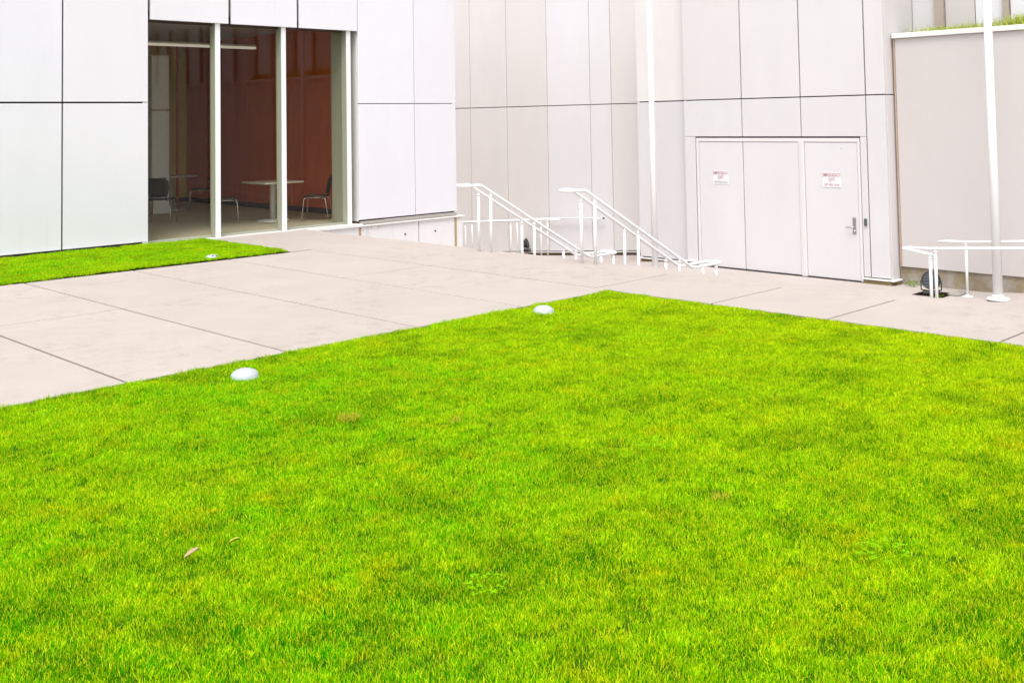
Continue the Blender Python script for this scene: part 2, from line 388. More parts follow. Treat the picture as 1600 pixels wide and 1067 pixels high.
# room behind the glass
box('room_floor', (3.1, 16.101, -.35), (12.44, 26, -.006), M['carpet'], gb)
box('end_wall', (12.45, 16.33, -.006), (12.60, 23.9, 3.78), M['redwall'], gb)
for v_ in (17.5, 19.3, 21.1, 22.9): box('wall_batten', (12.436, v_-.012, .12), (12.449, v_+.012, 3.77), M['redwall'], gb)
box('skirting', (12.42, 16.33, -.004), (12.449, 23.9, .10), M['backing'], gb)
box('back_wall', (3.1, 23.91, -.006), (12.60, 24.1, 3.78), M['olive'], gb)
for u_ in (11.95, 12.2): box('wall_batten', (u_-.02, 23.86, 0), (u_+.02, 23.909, 3.77), M['redwall'], gb)
box('skirting', (3.2, 23.88, -.004), (12.41, 23.909, .10), M['backing'], gb)
box('side_wall', (2.95, 16.2, -.006), (3.09, 24.1, 3.78), M['olive'], gb)
box('ceiling', (2.95, 16.07, 3.80), (12.60, 24.1, 3.95), M['ceiling'], gb)
co_ = box('column', (10.16, 21.0, 0), (10.55, 21.35, 2.14), M['greyblue'], gb, .01)
co2 = box('column', (10.16, 21.0, 2.16), (10.55, 21.35, 3.3), M['greyblue'], gb, .01)
# room furniture
def tube_light(u0, u1, v, z, label):
    t_ = thing('pendant_light', label, 'ceiling light', ((u0+u1)/2, v, z)); h = (u1-u0)/2
    box('diffuser', (-h, -.06, -.03), (h, .06, .015), M['tube'], t_, .01); box('housing', (-h, -.07, .016), (h, .07, .06), M['frame'], t_, .01)
    for s in (-.8*h, .8*h): tube('hanger', [(s, 0, .06), (s, 0, 3.8-z)], .004, M['metal'], t_, 6)
tube_light(6.8, 12.0, 20.0, 3.45, 'long strip light hanging from the ceiling behind the two left windows')
def table(u, v, rz, label):
    t_ = thing('cafe_table', label, 'table', (u, v, 0), 'tables inside the room', rz)
    box('table_top', (-.42, -.42, .715), (.42, .42, .745), M['tabletop'], t_, .008)
    lathe('pedestal', [(0, .02), (.055, .02), (.055, .70), (.16, .71), (.16, .714), (0, .714)], (0, 0, 0), M['tableleg'], t_, 20)
    lathe('base', [(0, 0), (.31, 0), (.315, .012), (.29, .028), (.09, .045), (0, .045)], (0, 0, 0), M['tableleg'], t_, 32)
    return t_
table(10.88, 17.53, 0, 'square pale table on a white pedestal behind the middle window')
table(10.95, 21.75, 0, 'square pale table farther back behind the left window, half hidden by the chair')
def chair(u, v, rz, label):
    t_ = thing('stacking_chair', label, 'chair', (u, v, 0), 'black chairs inside the room', rz)
    # faces +x; seat shell and back are curved sheets with thickness
    def sheet(name, rows, th, wid):
        bm = bmesh.new(); G = []
        for (x, z, w_) in rows: G.append([bm.verts.new((x, w_*s, z+.012*abs(s)**2)) for s in (-1, -.6, 0, .6, 1)])
        for a, b in zip(G, G[1:]):
            for j in range(4): bm.faces.new((a[j], a[j+1], b[j+1], b[j]))
        o = link_mesh(name, bm, M['darkseat'], t_, True); md = o.modifiers.new('t', 'SOLIDIFY'); md.thickness = th; md.offset = 0
    sheet('seat', [(.22, .435, .19), (.19, .452, .21), (.05, .448, .22), (-.12, .445, .215), (-.19, .455, .20)], .02, .2)
    sheet('backrest', [(-.19, .50, .16), (-.215, .58, .19), (-.235, .68, .205), (-.27, .78, .20), (-.31, .85, .16)], .02, .2)
    for s in (-1, 1):
        tube('leg', [(.17, .19*s, .425), (.215, .205*s, .40), (.25, .235*s, .0)], .011, M['chrome'], t_, 8)
        tube('leg', [(-.15, .19*s, .425), (-.19, .205*s, .40), (-.26, .235*s, .0)], .011, M['chrome'], t_, 8)
        tube('side_rail', [(.17, .19*s, .428), (-.15, .19*s, .428)], .010, M['chrome'], t_, 8)
        tube('back_support', [(-.15, .14*s, .43), (-.20, .14*s, .48), (-.235, .14*s, .66)], .010, M['darkseat'], t_, 8)
chair(11.55, 17.05, rad(135), 'black chair with chrome legs behind the right window, its back turned to the right')
chair(10.12, 17.95, rad(-30), 'black chair half hidden by the first mullion, pulled up left of the near table')
chair(9.35, 18.95, rad(50), 'dark chair seen from behind at the left edge of the window')
chair(11.35, 21.15, rad(150), 'dark chair at the right of the farther table, in shadow')

# ------------------------------------------------------------------ back building (doors, stair side)
bb = thing('panelled_building', 'long pale panelled building with flush double doors and emergency exit notices behind the stairs', 'building', (0, 0, 0))
JZ = 2.15
def pz(v): return court_z(v)+.10
b1 = [22.85, 21.47, 20.10, 19.40-.0, 17.98, 16.587, 15.94, 15.19]
b1 = [23.57, 22.17, 20.78, 19.40, 17.98, 16.587, 15.938, 14.92]
mats = ['cream', 'cream', 'cream', 'cream', 'coolwhite', 'coolwhite', 'cream']
for i in range(7):
    a, b = b1[i+1], b1[i]
    panel(bb, 18.9, 0, a, b, pz(a), JZ, M[mats[i]], 'u', gap=.009, z0b=pz(b))
    panel(bb, 18.9, 0, a, b, JZ, TOP, M[mats[i]], 'u', gap=.009)
box('panel_backing', (18.95, 14.9, -1.9), (19.05, 23.6, TOP), M['jointlight'], bb)
prism('base_recess', [(14.9, -1.9), (23.6, -2.0), (23.6, pz(23.6)-.03), (14.9, pz(14.9)-.03)], 0, 18.944, 18.9495, M['dirtybase'], bb)
prism('sill_ledge', [(14.9, pz(14.9)-.035), (23.6, pz(23.6)-.035), (23.6, pz(23.6)-.012), (14.9, pz(14.9)-.012)], 0, 18.87, 18.943, M['frame'], bb)
# middle step of the wall
for z0, z1 in ((-1.06, JZ), (JZ, TOP)):
    panel(bb, 17.55, 0, 12.83, 14.10, z0, z1, M['step_cream' if z0 > 0 else 'pale'], 'u', gap=.011)
    box('wall_panel', (17.60, 14.06, z0+.008), (18.89, 14.10, z1-.008), M['cream'], bb, .003)
box('panel_backing', (17.595, 12.8, -2.0), (18.9, 14.05, TOP), M['backing'], bb)
box('base_recess', (17.56, 12.8, -1.6), (17.594, 14.08, -1.10), M['dirtybase'], bb)
box('sill_ledge', (17.52, 12.8, -1.098), (17.594, 14.12, -1.073), M['frame'], bb)
# door bay
BU = 17.376
bz = [12.77, 11.415, 10.157, 8.885, 8.52]
for i in range(4):
    a, b = bz[i+1], bz[i]; g = .011
    panel(bb, BU, 0, a, b, JZ, TOP, M['bay'], 'u', gap=g)
for a, b in ((11.415, 12.77), (10.157, 11.415), (8.885, 10.157)):
    panel(bb, BU, 0, a, b, 1.425, JZ, M['pale'], 'u', gap=.009)
panel(bb, BU, 0, 12.50, 12.77, -1.02, 1.437, M['pale'], 'u', gap=.009)
panel(bb, BU, 0, 8.885, 9.02, -1.0, 1.437, M['pale'], 'u', gap=.009)
panel(bb, BU, 0, 8.52, 8.885, -1.0, JZ, M['pale'], 'u', gap=.009)
for z0, z1 in ((-1.03, JZ), (JZ, TOP)): box('wall_panel', (BU+.045, 8.516, z0+.008), (18.555, 8.555, z1-.008), M['bay'], bb, .003)
box('wall_panel', (BU+.042, 12.735, -1.0), (17.59, 12.772, TOP), M['white'], bb, .003)
box('panel_backing', (BU+.09, 8.56, -1.9), (18.49, 12.73, TOP), M['backing'], bb)
for a, b in ((12.505, 12.80), (8.50, 9.015)):
    box('sill_ledge', (BU-.05, a-.06 if a < 9 else a, -1.034), (BU+.08, b, -1.008), M['frame'], bb, .004)
    box('base_recess', (BU-.035, a, -1.25), (BU+.07, b, -1.036), M['dirtybase'], bb, .004)
box('sill_ledge', (BU+.081, 8.44, -1.034), (17.64, 8.51, -1.008), M['frame'], bb, .003)
box('base_recess', (BU+.081, 8.46, -1.25), (17.64, 8.51, -1.036), M['dirtybase'], bb, .003)
# doors
box('door_frame', (BU+.004, 9.03, 1.335), (BU+.06, 12.49, 1.405), M['doorframe'], bb, .004)
for a, b in ((9.025, 9.075), (12.43, 12.49)): box('door_frame', (BU+.004, a, -1.1), (BU+.06, b, 1.334), M['doorframe'], bb, .004)
box('door_post', (BU-.006, 10.11, -1.1), (BU+.06, 10.225, 1.334), M['doorframe'], bb, .008)
box('door_post', (BU-.016, 10.145, -1.1), (BU-.0065, 10.19, 1.334), M['doorwhite'], bb, .003)
for a, b in ((9.082, 10.103), (10.232, 11.408), (11.424, 12.424)):
    d_ = box('door', (BU+.012, a, -1.078), (BU+.055, b, 1.327), M['doorwhite'], bb, .004)
    if a < 9.5:
        box('lock_plate', (BU-.002, 9.135, -.27), (BU+.0115, 9.20, .02), M['metal'], d_, .004)
        tube('handle', [(BU-.0, 9.165, -.15), (BU-.055, 9.165, -.15), (BU-.06, 9.19, -.15), (BU-.06, 9.30, -.155)], .011, M['metal'], d_, 8)
        tube('lock_cylinder', [(BU-.02, 9.165, -.22), (BU-.002, 9.165, -.22)], .02, M['metal'], d_, 10)
        tube('peephole', [(BU+.008, 9.38, 1.22), (BU+.0119, 9.38, 1.22)], .008, M['metal'], d_, 8)
box('threshold', (BU-.02, 9.03, -1.0995), (BU+.05, 12.49, -1.088), M['backing'], bb)
box('parapet_cap', (BU-.03, 8.4, TOP+.003), (18.6, 12.8, TOP+.06), M['frame'], bb)
box('parapet_cap', (17.52, 12.803, TOP+.003), (19.2, 14.12, TOP+.06), M['frame'], bb)
box('parapet_cap', (18.87, 14.123, TOP+.003), (19.2, 23.6, TOP+.06), M['frame'], bb)
# card reader
o = box('card_reader', (BU-.03, 8.925, -.115), (BU-.001, 8.972, .01), M['reader'], None, .006); tag(o, 'small dark grey card reader box on the wall right of the door handle', 'card reader')
# notices
def text_mesh(name, s, size, loc, mat, parent, sx=1.0):
    cu = bpy.data.curves.new(name, 'FONT'); cu.body = s; cu.size = size; cu.align_x = 'CENTER'; cu.align_y = 'CENTER'; cu.extrude = .0006; cu.offset = size*.006
    to = bpy.data.objects.new(name, cu); C.objects.link(to)
    dg = bpy.context.evaluated_depsgraph_get(); me = bpy.data.meshes.new_from_object(to.evaluated_get(dg)); bpy.data.objects.remove(to)
    me.transform(Matrix.Scale(sx, 4, (1, 0, 0))); me.transform(Matrix(((0, 0, -1, 0), (-1, 0, 0, 0), (0, 1, 0, 0), (0, 0, 0, 1))))   # reads from -x side
    me.materials.clear(); me.materials.append(mat); o = bpy.data.objects.new(name, me); C.objects.link(o); o.parent = parent; o.location = loc
    return o
def notice(v, z, label, small, w_=.36, peel=False):
    t_ = thing('exit_notice', label, 'sign', (BU+.0105, v, z), 'emergency exit notices')
    bm = bmesh.new(); n = 8; G = []
    for i in range(n+1):
        y = -w_/2+w_*i/n; lift = (.006*math.sin(i*1.3)**2+.001) if peel else .0008
        G.append([bm.verts.new((-.0008-(lift if zz < 0 else 0), y, zz)) for zz in (-.135, -.05, .05, .135)])
    for a, b in zip(G, G[1:]):
        for j in range(3): bm.faces.new((a[j], b[j], b[j+1], a[j+1]))
    o = link_mesh('plate', bm, M['signwhite'], t_); md = o.modifiers.new('t', 'SOLIDIFY'); md.thickness = .0015
    text_mesh('lettering', 'EMERGENCY', .088, (-.009, 0, .085), M['signred'], t_, .70)
    text_mesh('lettering', 'EXIT', .088, (-.009, 0, .0), M['signred'], t_, .72)
    text_mesh('lettering', 'KEEP AREA CLEAR', .046, (-.012, 0, -.088), small, t_, .80)
notice(11.925, .645, 'faded emergency exit notice on the leftmost door leaf', M['signgrey'])
notice(9.575, .665, 'emergency exit notice with curling edge on the right door, above the handle', M['signred'], peel=True)

# ------------------------------------------------------------------ retaining wall on the right with planted terrace
rw = thing('retaining_wall', 'tall pinkish grey retaining wall with white coping, weeds on top and mossy foot', 'wall', (0, 0, 0))
CU = 17.65
vv = [8.455, -1.5, -12.0]
for a, b in zip(vv, vv[1:]):
    box('wall_face', (CU, b+.004, -.80), (CU+.25, a-.004, 3.115), M['pinkgrey'], rw, .004)
    box('coping', (CU-.05, b+.002, 3.118), (CU+.30, a+.03 if a > 8 else a, 3.205), M['frame'], rw, .006)
box('edge_trim', (CU+.002, 8.457, -.80), (CU+.06, 8.485, 3.115), M['rust'], rw)
for a, b in ((8.50, 5.2), (5.19, 1.5), (1.49, -3), (-3.01, -12)): box('foot_block', (CU+.03, b, -1.6), (CU+.24, a, -.805), M['mossy'], rw, .004)
structure(box('terrace_soil', (CU+.25, -12, 2.6), (18.49, 8.5, 3.15), M['soil']))
tw = thing('terrace_wall', 'pale upper wall with narrow brown piers behind the terrace weeds', 'wall', (0, 0, 0))
tv = [8.51, 8.075]
segs = [(8.08, 8.51, 'pale'), (7.92, 8.075, 'brown'), (7.40, 7.915, 'pinkgrey'), (6.91, 7.39, 'white'), (6.82, 6.905, 'brown')]
M['brown'] = flat('brown_pier', (.42, .34, .29), .7, 0, .2, 8)
v_ = 6.815; k_ = 0
while v_ > -11:
    for wd, mm in ((.9, 'white'), (.16, 'brown'), (1.15, 'pinkgrey'), (.12, 'brown')):
        segs.append((v_-wd, v_-.006, mm)); v_ -= wd
for a, b, mm in segs:
    off = -.08 if mm == 'brown' else 0
    box('pier' if mm == 'brown' else 'wall_panel', (18.5+off, a, 2.6), (18.56, b-.004, TOP), M[mm], tw, .004)
box('panel_backing', (18.565, -11.9, 2.5), (18.7, 8.5, TOP), M['backing'], tw)
# terrace weeds: leafy clumps
def leafy(name, loc, h, rx, ry, n, mat, label, group, cat='plant', ls=.03):
    t_ = thing(name, label, cat, loc, group)
    bm = bmesh.new()
    for s_ in range(5): bm_tube(bm, [(0, 0, 0), (random.uniform(-rx, rx)*.5, random.uniform(-ry, ry)*.5, h*.5), (random.uniform(-rx, rx)*.8, random.uniform(-ry, ry)*.8, h*.9)], .004, 4, r2=.0015)
    link_mesh('stem', bm, M['weed'], t_)
    bm = bmesh.new()
    for i in range(n):
        r_ = random.random()**.6; an = random.uniform(0, 6.283); z = h*random.random()**.8
        k2 = 1-.6*(z/h)**2
        p = Vector((rx*r_*math.cos(an)*k2, ry*r_*math.sin(an)*k2, z)); d = Vector((random.uniform(-1, 1), random.uniform(-1, 1), random.uniform(.1, 1.2))).normalized()
        s = d.cross(Vector((random.random(), random.random(), random.random()))).normalized(); L = ls*random.uniform(.7, 1.5)
        bm.faces.new([bm.verts.new(q) for q in (p, p+d*L*.5+s*L*.22, p+d*L, p+d*L*.5-s*L*.22)])
    o = link_mesh('foliage', bm, mat, t_); o['kind'] = 'stuff'
    return t_
M['spike'] = flat('terrace_leaf_yellow_green', (.50, .58, .10), .7, 0, .45, 18)
def spiky(v_, h_, n_, lb, grp):
    t_ = thing('terrace_weed', lb, 'plant', (CU+.36, v_, 3.15), grp)
    bm = bmesh.new()
    for i in range(n_):
        p = Vector((random.gauss(0, .10), random.gauss(0, .17), 0)); L = h_*random.uniform(.35, 1.1)
        d = Vector((random.gauss(0, .35), random.gauss(0, .35), 1)).normalized(); s_ = d.cross(Vector((random.random()-.5, random.random()-.5, .1))).normalized()*random.uniform(.003, .007)
        q = p+d*L*.6; e = p+d*L+Vector((random.gauss(0, .02), random.gauss(0, .02), -.02))
        a_, b_, c_, d_ = bm.verts.new(p-s_), bm.verts.new(p+s_), bm.verts.new(q+s_*.8), bm.verts.new(q-s_*.8); bm.faces.new((a_, b_, c_, d_)); bm.faces.new((d_, c_, bm.verts.new(e)))
        if random.random() < .5:
            for m_ in range(3):
                c0 = p+d*L*random.uniform(.3, 1); w2 = Vector((random.gauss(0, 1), random.gauss(0, 1), random.random())).normalized()*.022; x2 = w2.cross(Vector((0, 0, 1))).normalized()*.007
                bm.faces.new([bm.verts.new(z_) for z_ in (c0, c0+w2*.5+x2, c0+w2, c0+w2*.5-x2)])
    o = link_mesh('foliage', bm, M['spike'] if random.random() < .6 else M['leafgreen'], t_); o['kind'] = 'stuff'
wl = [(8.12, .08, 60, 'smallest sparse weed at the left end of the coping'), (7.86, .16, 130, 'yellow-green weed at the foot of the left brown pier'), (7.58, .13, 110, 'low weed right of the left brown pier'),
      (7.28, .15, 120, 'loose weed midway from brown pier to pole'), (6.98, .18, 150, 'bushier weed just left of the right pole'), (6.50, .26, 220, 'taller weed just right of the pole'),
      (6.22, .24, 200, 'weed by the narrow pier, right of the pole'), (5.95, .32, 240, 'tallest weed at the far right edge of the coping')]
for v_, h_, n_, lb in wl: spiky(v_, h_+.05, n_*2, lb+' on the retaining wall', 'weeds growing along the terrace edge')
for v_ in (5.2, 4.2, 3.2, 2.2): spiky(v_, .34, 420, 'yellow-green weed on the terrace right of the frame, seen only in the window reflection', 'reflected terrace weeds')
leafy('wall_weed', (17.50, 8.22, LOW), .09, .10, .14, 90, M['leafgreen'], 'small weed sprouting at the wall foot beside the building corner', None, ls=.03)

# ------------------------------------------------------------------ handrails
def arc(cx, cy, r, a0, a1, z, n=8): return [(cx+r*math.cos(a0+(a1-a0)*i/n), cy+r*math.sin(a0+(a1-a0)*i/n), z) for i in range(n+1)]
def post(par, u, v, z0, z1, r=.023, plate=False):
    p = tube('post', [(u, v, z0), (u, v, z1-.05)], r*.85, M['whitepaint'], par, 12)
    tube('collar', [(u, v, z1-.062), (u, v, z1-.045)], r*1.12, M['whitepaint'], p, 12)
    tube('bracket', [(u, v, z1-.05), (u, v, z1-.01)], .014, M['whitepaint'], p, 8)
    tube('bolt', [(u-.03, v, z1-.15), (u-.022, v, z1-.15)], .006, M['metal'], p, 6)
    if plate: lathe('base_plate', [(0, .0), (.085, .0), (.085, .012), (.04, .022), (.03, .03), (0, .03)], (u, v, z0), M['whitepaint'], p, 20)
    return p
def stair_rail(v0, v1, ub, ue, label):
    vc, h = (v0+v1)/2, (v1-v0)/2
    t_ = thing('handrail', label, 'handrail', (EDGE, vc, 0), 'sloping stair handrails'); o_ = Vector((EDGE, vc, 0))
    zt, zb = .94, -.26; ubl = 12.17
    def sm(side):   # points along one side with softened bends
        return [(ub+.1, side, zt), (9.90, side, zt), (9.95, side, zt-.006), (10.02, side, zt-.04), (ubl-.10, side, zb+.05), (ubl-.04, side, zb+.018), (ubl+.03, side, zb), (ue-h, side, zb)]
    pts = sm(v0)+arc(ue-h, vc, h, -math.pi/2, math.pi/2, zb)[1:-1]+sm(v1)[::-1]+arc(ub+.1, vc, h, math.pi/2, 3*math.pi/2, zt)[1:-1]
    tube('rail', [Vector(p)-o_ for p in pts], .021, M['whitepaint'], t_, 12, closed=True)
    for u_ in (10.13, 10.98, 11.86, 12.72):
        zz = zt-.04-(u_-10.02)/(ubl-.1-10.02)*(zt-.04-zb-.05) if u_ < ubl else zb
        foot = .0 if u_ < EDGE else max(LOW, -1.1/7*(int((u_-EDGE-.03)/.3)+1))
        for s in (v0, v1): post(t_, u_-EDGE, s-vc, foot, zz)
stair_rail(10.75, 11.0, 9.70, 12.86, 'left one of the two sloping white looped handrails on the stairs')
stair_rail(8.85, 9.08, 9.70, 12.90, 'right one of the two sloping white handrails, ending in front of the doors')
# ramp rail by the right wall (double, looped end)
def ramp_z(v): return court_z(v)+.91
t_ = thing('handrail', 'white double ramp rail with looped end, in front of the black floodlight', 'handrail', (0, 0, 0))
h = .11; uc = 15.42
pts = [(uc-h, 6.86, -.245), (uc-h, 7.0, -.225), (uc-h, 7.24, -.19)]+[(x, y, -.19) for x, y, _ in arc(uc, 7.24, h, math.pi, 0, 0)[1:-1]]+[(uc+h, 7.24, -.19), (uc+h, 7.0, -.185), (uc+h, 4.0, ramp_z(4.0)), (uc+h, -2.0, ramp_z(-2))]
tube('rail', pts, .021, M['whitepaint'], t_, 12)
post(t_, uc-h, 6.90, court_z(6.9), -.235, .026)
for v_ in (6.92, 5.60, 4.3, 3.0, 1.7): post(t_, uc+h, v_, court_z(v_), ramp_z(v_), .026)
t_ = thing('handrail', 'single white rail on round foot plates, along the mossy wall foot behind the right pole', 'handrail', (0, 0, 0))
tube('rail', [(17.08, 7.56, -.265), (17.08, 7.4, -.245), (17.08, 7.05, -.235), (17.08, 4, ramp_z(4)-.03), (17.08, -2, ramp_z(-2)-.03)], .021, M['whitepaint'], t_, 12)
for v_ in (7.11, 5.5, 4.0, 2.4, .8): post(t_, 17.08, v_, court_z(v_), ramp_z(v_)-.03, .024, True)
# rear ramp rail behind the stairs
t_ = thing('handrail', 'level looking white ramp rail behind the left stair handrail, with looped right end', 'handrail', (0, 0, 0))
uc = 17.85; zr = lambda v: court_z(v)+.93
pts = [(uc-h, 23.0, zr(23)), (uc-h, 20, zr(20)), (uc-h, 17.0, zr(17.))]+[(x, y, zr(16.9)) for x, y, _ in arc(uc, 16.8, h, math.pi, 2*math.pi, 0)[1:-1]]+[(uc+h, 17.0, zr(17.)), (uc+h, 20, zr(20)), (uc+h, 23, zr(23))]
tube('rail', pts, .021, M['whitepaint'], t_, 12)
for v_ in (22.2, 19.75, 18.15, 17.15):
    for s in (-h, h): post(t_, uc+s, v_, court_z(v_), zr(v_), .022)
t_ = thing('handrail', 'thin white wall rail with dark end cap on the panels behind the stairs', 'handrail', (0, 0, 0))
tube('rail', [(18.78, 18.6, -.62), (18.78, 16.16, -.477)], .017, M['whitepaint'], t_, 10)
tube('end_cap', [(18.78, 16.16, -.477), (18.78, 16.12, -.475)], .018, M['black'], t_, 10)
for v_ in (18.4, 17.4, 16.4): tube('bracket', [(18.78, v_, -.62+(18.6-v_)*.0586), (18.84, v_, -.68+(18.6-v_)*.0586), (18.90, v_, -.68+(18.6-v_)*.0586)], .008, M['whitepaint'], t_, 8)

# ------------------------------------------------------------------ white poles
def pole(u, v, z0, r0, r1, top, label):
    t_ = thing('steel_pole', label, 'pole', (u, v, z0), 'white steel poles'); 
    tube('shaft', [(0, 0, .0), (0, 0, 2.5), (0, 0, top)], r0, M['whitepaint'], t_, 24, r2=r1)
    lathe('base_plate', [(0, .012), (.165, .012), (.17, .02), (.17, .03), (.15, .045), (.085, .055), (.08, .085), (r0, .09)], (0, 0, 0), M['whitepaint'], t_, 32)
    lathe('grout_pad', [(0, 0), (.155, 0), (.155, .0115), (0, .0115)], (0, 0, 0), M['backing'], t_, 32)
    lathe('cap', [(r1, 0), (r1+.01, .01), (r1*.6, .05), (0, .06)], (0, 0, top), M['whitepaint'], t_, 20)
pole(16.78, 6.52, court_z(6.52), .072, .056, 9.5, 'thick white pole on a round base plate, standing right of the doors near the wall')
pole(16.0, 12.50, LOW, .060, .046, 10.5, 'tall white pole rising behind the stairs, left of the doors')

# ------------------------------------------------------------------ floodlights
def flood(loc, rz, s, label, tilt=.3):
    t_ = thing('floodlight', label, 'floodlight', loc, 'black round floodlights', rz); t_.scale = (s, s, s)
    rot = Matrix.Rotation(rad(90)-tilt, 4, 'Y')
    def L(name, prof, mat, par=t_, off=(0, 0, .20)):
        o = lathe(name, prof, (0, 0, 0), mat, par, 28); o.data.transform(Matrix.Translation(off)@rot) if True else None; return o
    L('housing', [(0, -.13), (.07, -.125), (.115, -.07), (.135, 0), (.145, .01), (.145, .035), (.128, .037), (.125, .02), (0, .02)], M['black'])
    L('lens', [(0, .032), (.06, .03), (.124, .0215)], M['lens'])
    bm = bmesh.new()
    for q in (-.09, -.045, 0, .045, .09):
        hh = math.sqrt(.122**2-q*q); bm_tube(bm, [(q, -hh, .036), (q, hh, .036)], .0022, 5); bm_tube(bm, [(-hh, q, .037), (hh, q, .037)], .0022, 5)
    bm.transform(Matrix.Translation((0, 0, .20))@rot); link_mesh('grille', bm, M['reader'], t_)
    tube('yoke', [(-.02, -.15, .20), (-.02, -.15, .05), (-.02, 0, .03), (-.02, .15, .05), (-.02, .15, .20)], .010, M['black'], t_, 8)
    box('base', (-.10, -.13, -.02), (.10, .13, .035), M['black'], t_, .01)
flood((16.93, 7.63, LOW+.02), rad(205), 1.02, 'black round floodlight on the ground by the wall foot, behind the right ramp rail posts')
flood((18.72, 18.60, court_z(18.6)+.14), rad(-60), .85, 'small black round floodlight seen side on behind the left stair rail')
o = box('light_bracket', (18.69, 18.56, court_z(18.6)), (18.75, 18.64, court_z(18.6)+.13), M['rust'], None, .004); tag(o, 'rusty yellow stub carrying the small black floodlight behind the stairs', 'bracket')
o = box('drain_cover', (17.0, 7.22, LOW+.004), (17.42, 7.40, LOW+.03), M['alu'], None, .006); tag(o, 'flat grey concrete lid beside the black floodlight at the wall foot', 'drain cover')
structure(box('planting_gap', (16.72, 7.36, LOW-.05), (17.25, 7.86, LOW+.004), M['slabjoint']))
M['moss'] = flat('moss_leaf', (.07, .10, .012), .9, 0, .5, 20)
leafy('ground_moss', (16.75, 7.45, LOW), .03, .16, .12, 260, M['moss'], 'dark green moss around the foot of the right ramp rail', None, ls=.02)

# ------------------------------------------------------------------ lawn dome lights
def dome(u, v, r, hgt, label, marks=False):
    t_ = thing('dome_light', label, 'garden light', (u, v, -.008), 'white dome lights set in the lawns')
    pr = [(r*1.0, -.02), (r*1.0, .008)]+[(r*math.cos(a)*.985, .012+hgt*math.sin(a)) for a in [rad(q) for q in range(0, 91, 10)]]
    pr[-1] = (0, pr[-1][1]); lathe('dome', pr, (0, 0, 0), M['dome'], t_, 36)
    lathe('rim', [(r*.96, -.01), (r*1.03, -.01), (r*1.03, .004), (r*1.0, .008)], (0, 0, 0), M['dome'], t_, 36)
    if marks:
        for dx, dy in ((-.02, -.055), (.03, -.065)):
            zz = .012+hgt*math.sqrt(max(0, 1-(dx*dx+dy*dy)/(r*r)))
            bm = bmesh.new(); bmesh.ops.create_uvsphere(bm, u_segments=8, v_segments=5, radius=.014); bm.transform(Matrix.Translation((dx, dy, zz-.004))@Matrix.Diagonal((1.3, 1.3, .5, 1))); link_mesh('vent_slot', bm, M['backing'], t_)
dome(7.36, 7.10, .102, .056, 'white dome light near the far corner of the big lawn')
dome(4.08, 6.965, .102, .056, 'white dome light at the lawn edge nearest the camera')
dome(7.32, 13.34, .100, .056, 'white dome light with dark slots in the small grass strip by the windows', True)

# ------------------------------------------------------------------ grass
src = bpy.data.collections.new('grass_tuft_sources')     # not linked to the scene: only instanced
def tuft(i, nb, spread, h0, h1, wd):
    rnd = random.Random(100+i); vs_, fs, tone = [], [], []
    for _ in range(nb):
        a = rnd.uniform(0, 6.283); r_ = spread*math.sqrt(rnd.random()); x, y = r_*math.cos(a), r_*math.sin(a)
        h_ = rnd.uniform(h0, h1); yaw_ = rnd.uniform(0, 6.283); w2 = wd*rnd.uniform(.7, 1.2); lean = abs(rnd.gauss(.5, .45))*h_; la = rnd.uniform(0, 6.283)
        dx, dy = math.cos(la)*lean, math.sin(la)*lean; sx, sy = math.cos(yaw_)*w2/2, math.sin(yaw_)*w2/2; b = len(vs_)
        vs_ += [(x-sx, y-sy, -.005), (x+sx, y+sy, -.005), (x+dx*.35+sx*.85, y+dy*.35+sy*.85, h_*.55), (x+dx*.35-sx*.85, y+dy*.35-sy*.85, h_*.55), (x+dx, y+dy, h_*.97)]
        fs += [(b, b+1, b+2, b+3), (b+3, b+2, b+4)]; tone += [rnd.random()]*5
    me = bpy.data.meshes.new('grass_tuft'); me.from_pydata(vs_, [], fs); me.materials.append(M['grass'])
    at = me.attributes.new('tone', 'FLOAT', 'POINT'); at.data.foreach_set('value', tone)
    o = bpy.data.objects.new('grass_tuft', me); src.objects.link(o)
for i in range(8): tuft(i, 60, .05, .010, .028, .0022)
